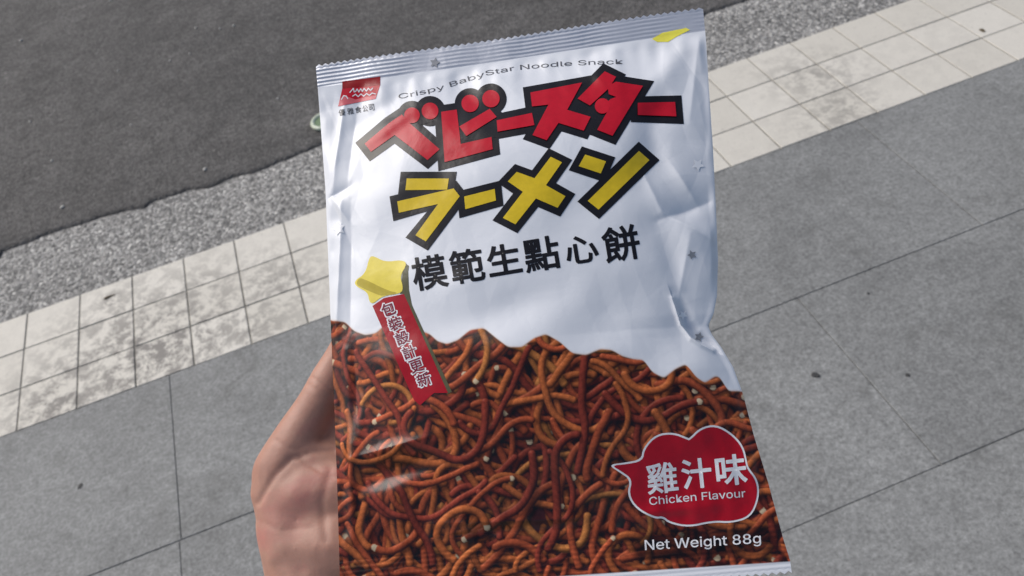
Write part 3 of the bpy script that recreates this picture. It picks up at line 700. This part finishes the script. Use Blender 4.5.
chain(hb, thumb, [17, 13.6, 9.6, 8.0])
chain(hb, [pz(318, 600, -32), pz(297, 535, -29), pz(287, 497, -27), pz(283, 474, -26)], [21, 18, 15, 13.5])
chain(hb, [pz(281, 474, -26), pz(312, 450, -29), pz(345, 452, -32)], [12, 10, 10])
mc = {'i': pz(356, 446, -31), 'm': pz(397, 432, -34), 'r': pz(437, 442, -35), 'p': pz(474, 464, -34)}
for k_, off in (('i', -16), ('m', -5), ('r', 6), ('p', 16)):
    w2 = wr + np.array([off, 0, 0.]); chain(hb, [w2, mc[k_]], [13, 11.5 if k_ != 'p' else 10.5], 1.0, .95)
chain(hb, [pz(305, 500, -30), pz(330, 480, -32), pz(352, 462, -32)], [14, 14, 13])
chain(hb, [pz(310, 535, -31), pz(345, 510, -32)], [17, 18])
chain(hb, [pz(274, 492, -25), pz(290, 474, -24), pz(312, 462, -25), pz(340, 462, -28)], [11, 12, 12, 12])
chain(hb, [pz(285, 505, -26), pz(310, 492, -26), pz(345, 490, -28), pz(385, 500, -30)], [14, 17, 18, 16])
chain(hb, [pz(300, 545, -28), pz(340, 545, -28), pz(385, 550, -30)], [18, 20, 19])
chain(hb, [pz(292, 480, -26), pz(318, 470, -27), pz(345, 475, -29)], [13, 13.5, 14])
chain(hb, [pz(325, 590, -31), pz(325, 530, -29), pz(320, 495, -28)], [20, 18, 15])
chain(hb, [pz(300, 452, -27), pz(325, 432, -28), pz(352, 420, -30)], [9.5, 8.5, 9])
chain(hb, [pz(345, 560, -33), pz(400, 520, -35), pz(440, 520, -35), pz(455, 500, -35)], [18, 16, 15, 12])
tips = {}
for k_, ps, r0 in (('i', [(374, 366, -25), (384, 312, -24), (391, 270, -24)], 9.2), ('m', [(418, 340, -29), (430, 280, -28), (437, 236, -26)], 9.4),
                   ('r', [(462, 360, -30), (475, 304, -29), (482, 264, -27)], 8.8), ('p', [(500, 406, -30), (512, 368, -29), (519, 338, -28)], 7.8)):
    pp = [mc[k_]] + [pz(*q) for q in ps]; chain(hb, pp, [r0 + 1.4, r0 + .4, r0 - .4, r0 - 1.6]); tips[k_] = (pp[-2], pp[-1], r0 - 1.6)
fa = wr + np.array([6, 250, -75])
chain(hb, [wr + np.array([0, -14, 0]), wr + np.array([0, 10, -3]), wr + np.array([2, 90, -28]), fa], [21, 20.5, 26, 36], [1.38, 1.38, 1.25, 1.1], [.95, .92, 1.0, 1.05])
tmp = bpy.data.meshes.new('tmp'); hb.to_mesh(tmp); hb.free()
ho = link(bpy.data.objects.new('tmp', tmp))
md = ho.modifiers.new('r', 'REMESH'); md.mode = 'VOXEL'; md.voxel_size = .0011; md.use_smooth_shade = True
m2 = ho.modifiers.new('s', 'SMOOTH'); m2.factor = .5; m2.iterations = 40
bpy.context.view_layer.update(); dg = bpy.context.evaluated_depsgraph_get()
hm = bpy.data.meshes.new_from_object(ho.evaluated_get(dg)); bpy.data.objects.remove(ho)
n = len(hm.vertices); co = np.empty(n * 3, np.float32); hm.vertices.foreach_get('co', co); co = co.reshape(-1, 3).astype(float)
no = np.empty(n * 3, np.float32); hm.vertices.foreach_get('normal', no); no = no.reshape(-1, 3)
bxm, bym, bzm = co[:, 0] * 1000 + BX, -co[:, 1] * 1000 + BY, co[:, 2] * 1000
hpx, hpy = proj_mm(bxm, bym, bzm)
disp = np.zeros(n); facing = no[:, 2] > -.1
CRS = [([(334, 450), (312, 452), (291, 459), (275, 475), (266, 490), (258, 503)], 3.2, .75), ([(311, 377), (321, 384), (333, 392)], 1.8, .45), ([(308, 384), (318, 391), (330, 398)], 1.8, .3),
       ([(300, 458), (318, 470), (334, 478)], 2.4, .5), ([(275, 440), (288, 448), (300, 450)], 2.0, .3), ([(255, 520), (280, 530), (310, 528)], 3, .25), ([(330, 470), (322, 500), (326, 540)], 4, .5)]
for P, w, am in CRS:
    best = np.full(n, 1e9)
    for (x0, y0), (x1, y1) in zip(P[:-1], P[1:]):
        dx, dy = x1 - x0, y1 - y0; t = np.clip(((hpx - x0) * dx + (hpy - y0) * dy) / (dx * dx + dy * dy), 0, 1)
        best = np.minimum(best, np.hypot(hpx - x0 - t * dx, hpy - y0 - t * dy))
    disp -= facing * am * np.exp(-(best / w) ** 2)
disp += .12 * np.sin(bxm * .22) * np.sin(bym * .19 + 1)
co += no * (disp * .001)[:, None]
# keep the hand clear of the bag's back
xb, yb = co[:, 0] * 1000 + BX, -co[:, 1] * 1000 + BY
inside = (xb > Lf(yb) - 2) & (xb < Rf(yb)) & (yb < H) & (yb > 0)
lim = hback(xb, np.clip(yb, 0, H)) - .4; zc = co[:, 2] * 1000
co[:, 2] = np.where(inside & (zc > lim), lim, zc) * .001
hm.vertices.foreach_set('co', co.astype(np.float32).reshape(-1)); hm.update()
hm.polygons.foreach_set('use_smooth', [True] * len(hm.polygons))
k = NT('skin'); v = k.coord()
b1 = k.ramp(k.noise(v, 28, 4, .6, .4), [(.3, (.40, .200, .145)), (.52, (.46, .245, .180)), (.70, (.48, .190, .155))])
b1 = k.mix(.5, b1, k.ramp(k.noise(v, 210, 4, .65), [(.3, .86), (.7, 1.1)]), 'MULTIPLY')
k.base(b1); k.set(Roughness=.52)
k.b.inputs['Subsurface Weight'].default_value = .10; k.b.inputs['Subsurface Radius'].default_value = (.006, .002, .001); k.b.inputs['Subsurface Scale'].default_value = 1.0
hh = k.math('ADD', k.math('MULTIPLY', k.noise(v, 140, 6, .7, .8), 1.0), k.math('MULTIPLY', k.vor(v, 900), .2)); k.bump(hh, .14, .0010)
hm.materials.clear(); hm.materials.append(k.m)
hand = link(bpy.data.objects.new('hand', hm)); hand.matrix_world = bag.matrix_world.copy()
tag(hand, 'bare left hand and wrist holding the snack bag from behind', 'hand')
k = NT('nail'); v = k.coord(); k.base(k.ramp(k.noise(v, 200, 2, .5), [(.3, (.60, .36, .30)), (.7, (.68, .44, .37))])); k.set(Roughness=.3); M_NAIL = k.m
for a, b, r in list(tips.values()):
    d = (b - a) / np.linalg.norm(b - a); side = np.cross(d, [0, 0, 1.]); side /= np.linalg.norm(side)
    c = b + np.array([0, 0, -1.]) * 0; rows = []
    for u in np.linspace(-5.0, 6.5, 12):
        row = []
        for w_ in np.linspace(-1, 1, 9):
            hw = r * .74 * (1 - .12 * (u / 6.5) ** 2) * (1 if u < 4.5 else math.sqrt(max(.1, 1 - ((u - 4.5) / 2.6) ** 2))); ww = w_ * hw
            zz_ = -math.sqrt(max(r * r - ww * ww * .9, 0)) - .12 + max(0, u - 1) ** 2 * .045
            q = c + d * u + side * ww + np.array([0, 0, zz_]); row.append(((q[0] - BX) * .001, -(q[1] - BY) * .001, q[2] * .001))
        rows.append(row)
    nl = grid_obj('fingernail', np.array(rows), M_NAIL, hand)

# ------------------------------------------------------------------ camera, light, world
cam = bpy.data.cameras.new('camera'); co_ = bpy.data.objects.new('camera', cam); COL.objects.link(co_)
cam.sensor_width = 36; cam.lens = 36 * F / 1024; cam.clip_start = .01; cam.clip_end = 500
co_.matrix_world = Matrix([[*RM[i], CP[i]] for i in range(3)] + [[0, 0, 0, 1]])
cam.dof.use_dof = True; cam.dof.focus_distance = .385; cam.dof.aperture_fstop = 24
sc.camera = co_
w = bpy.data.worlds.new('World'); sc.world = w; w.use_nodes = True
nt = w.node_tree; bg = nt.nodes['Background']; sky = nt.nodes.new('ShaderNodeTexSky'); sky.sky_type = 'NISHITA'; sky.sun_disc = False
SD = Vector((-.50, .50, .72)).normalized()
sky.sun_elevation = math.asin(SD.z); sky.sun_rotation = math.atan2(SD.x, SD.y)
sky.air_density = 1.0; sky.dust_density = 3.0; sky.ozone_density = 1.0
nt.links.new(sky.outputs[0], bg.inputs[0]); bg.inputs[1].default_value = .095
sl = bpy.data.lights.new('sun', 'SUN'); sl.energy = 2.3; sl.angle = math.radians(45); sl.color = (1, .955, .90)
so = bpy.data.objects.new('sun', sl); COL.objects.link(so); so.rotation_euler = SD.to_track_quat('Z', 'Y').to_euler(); so.location = (0, 0, 10)
sc.view_settings.view_transform = 'Standard'; sc.view_settings.look = 'None'; sc.view_settings.exposure = 0.15; sc.view_settings.gamma = 1
sc.view_settings.use_curve_mapping = False
sc.cycles.max_bounces = 6
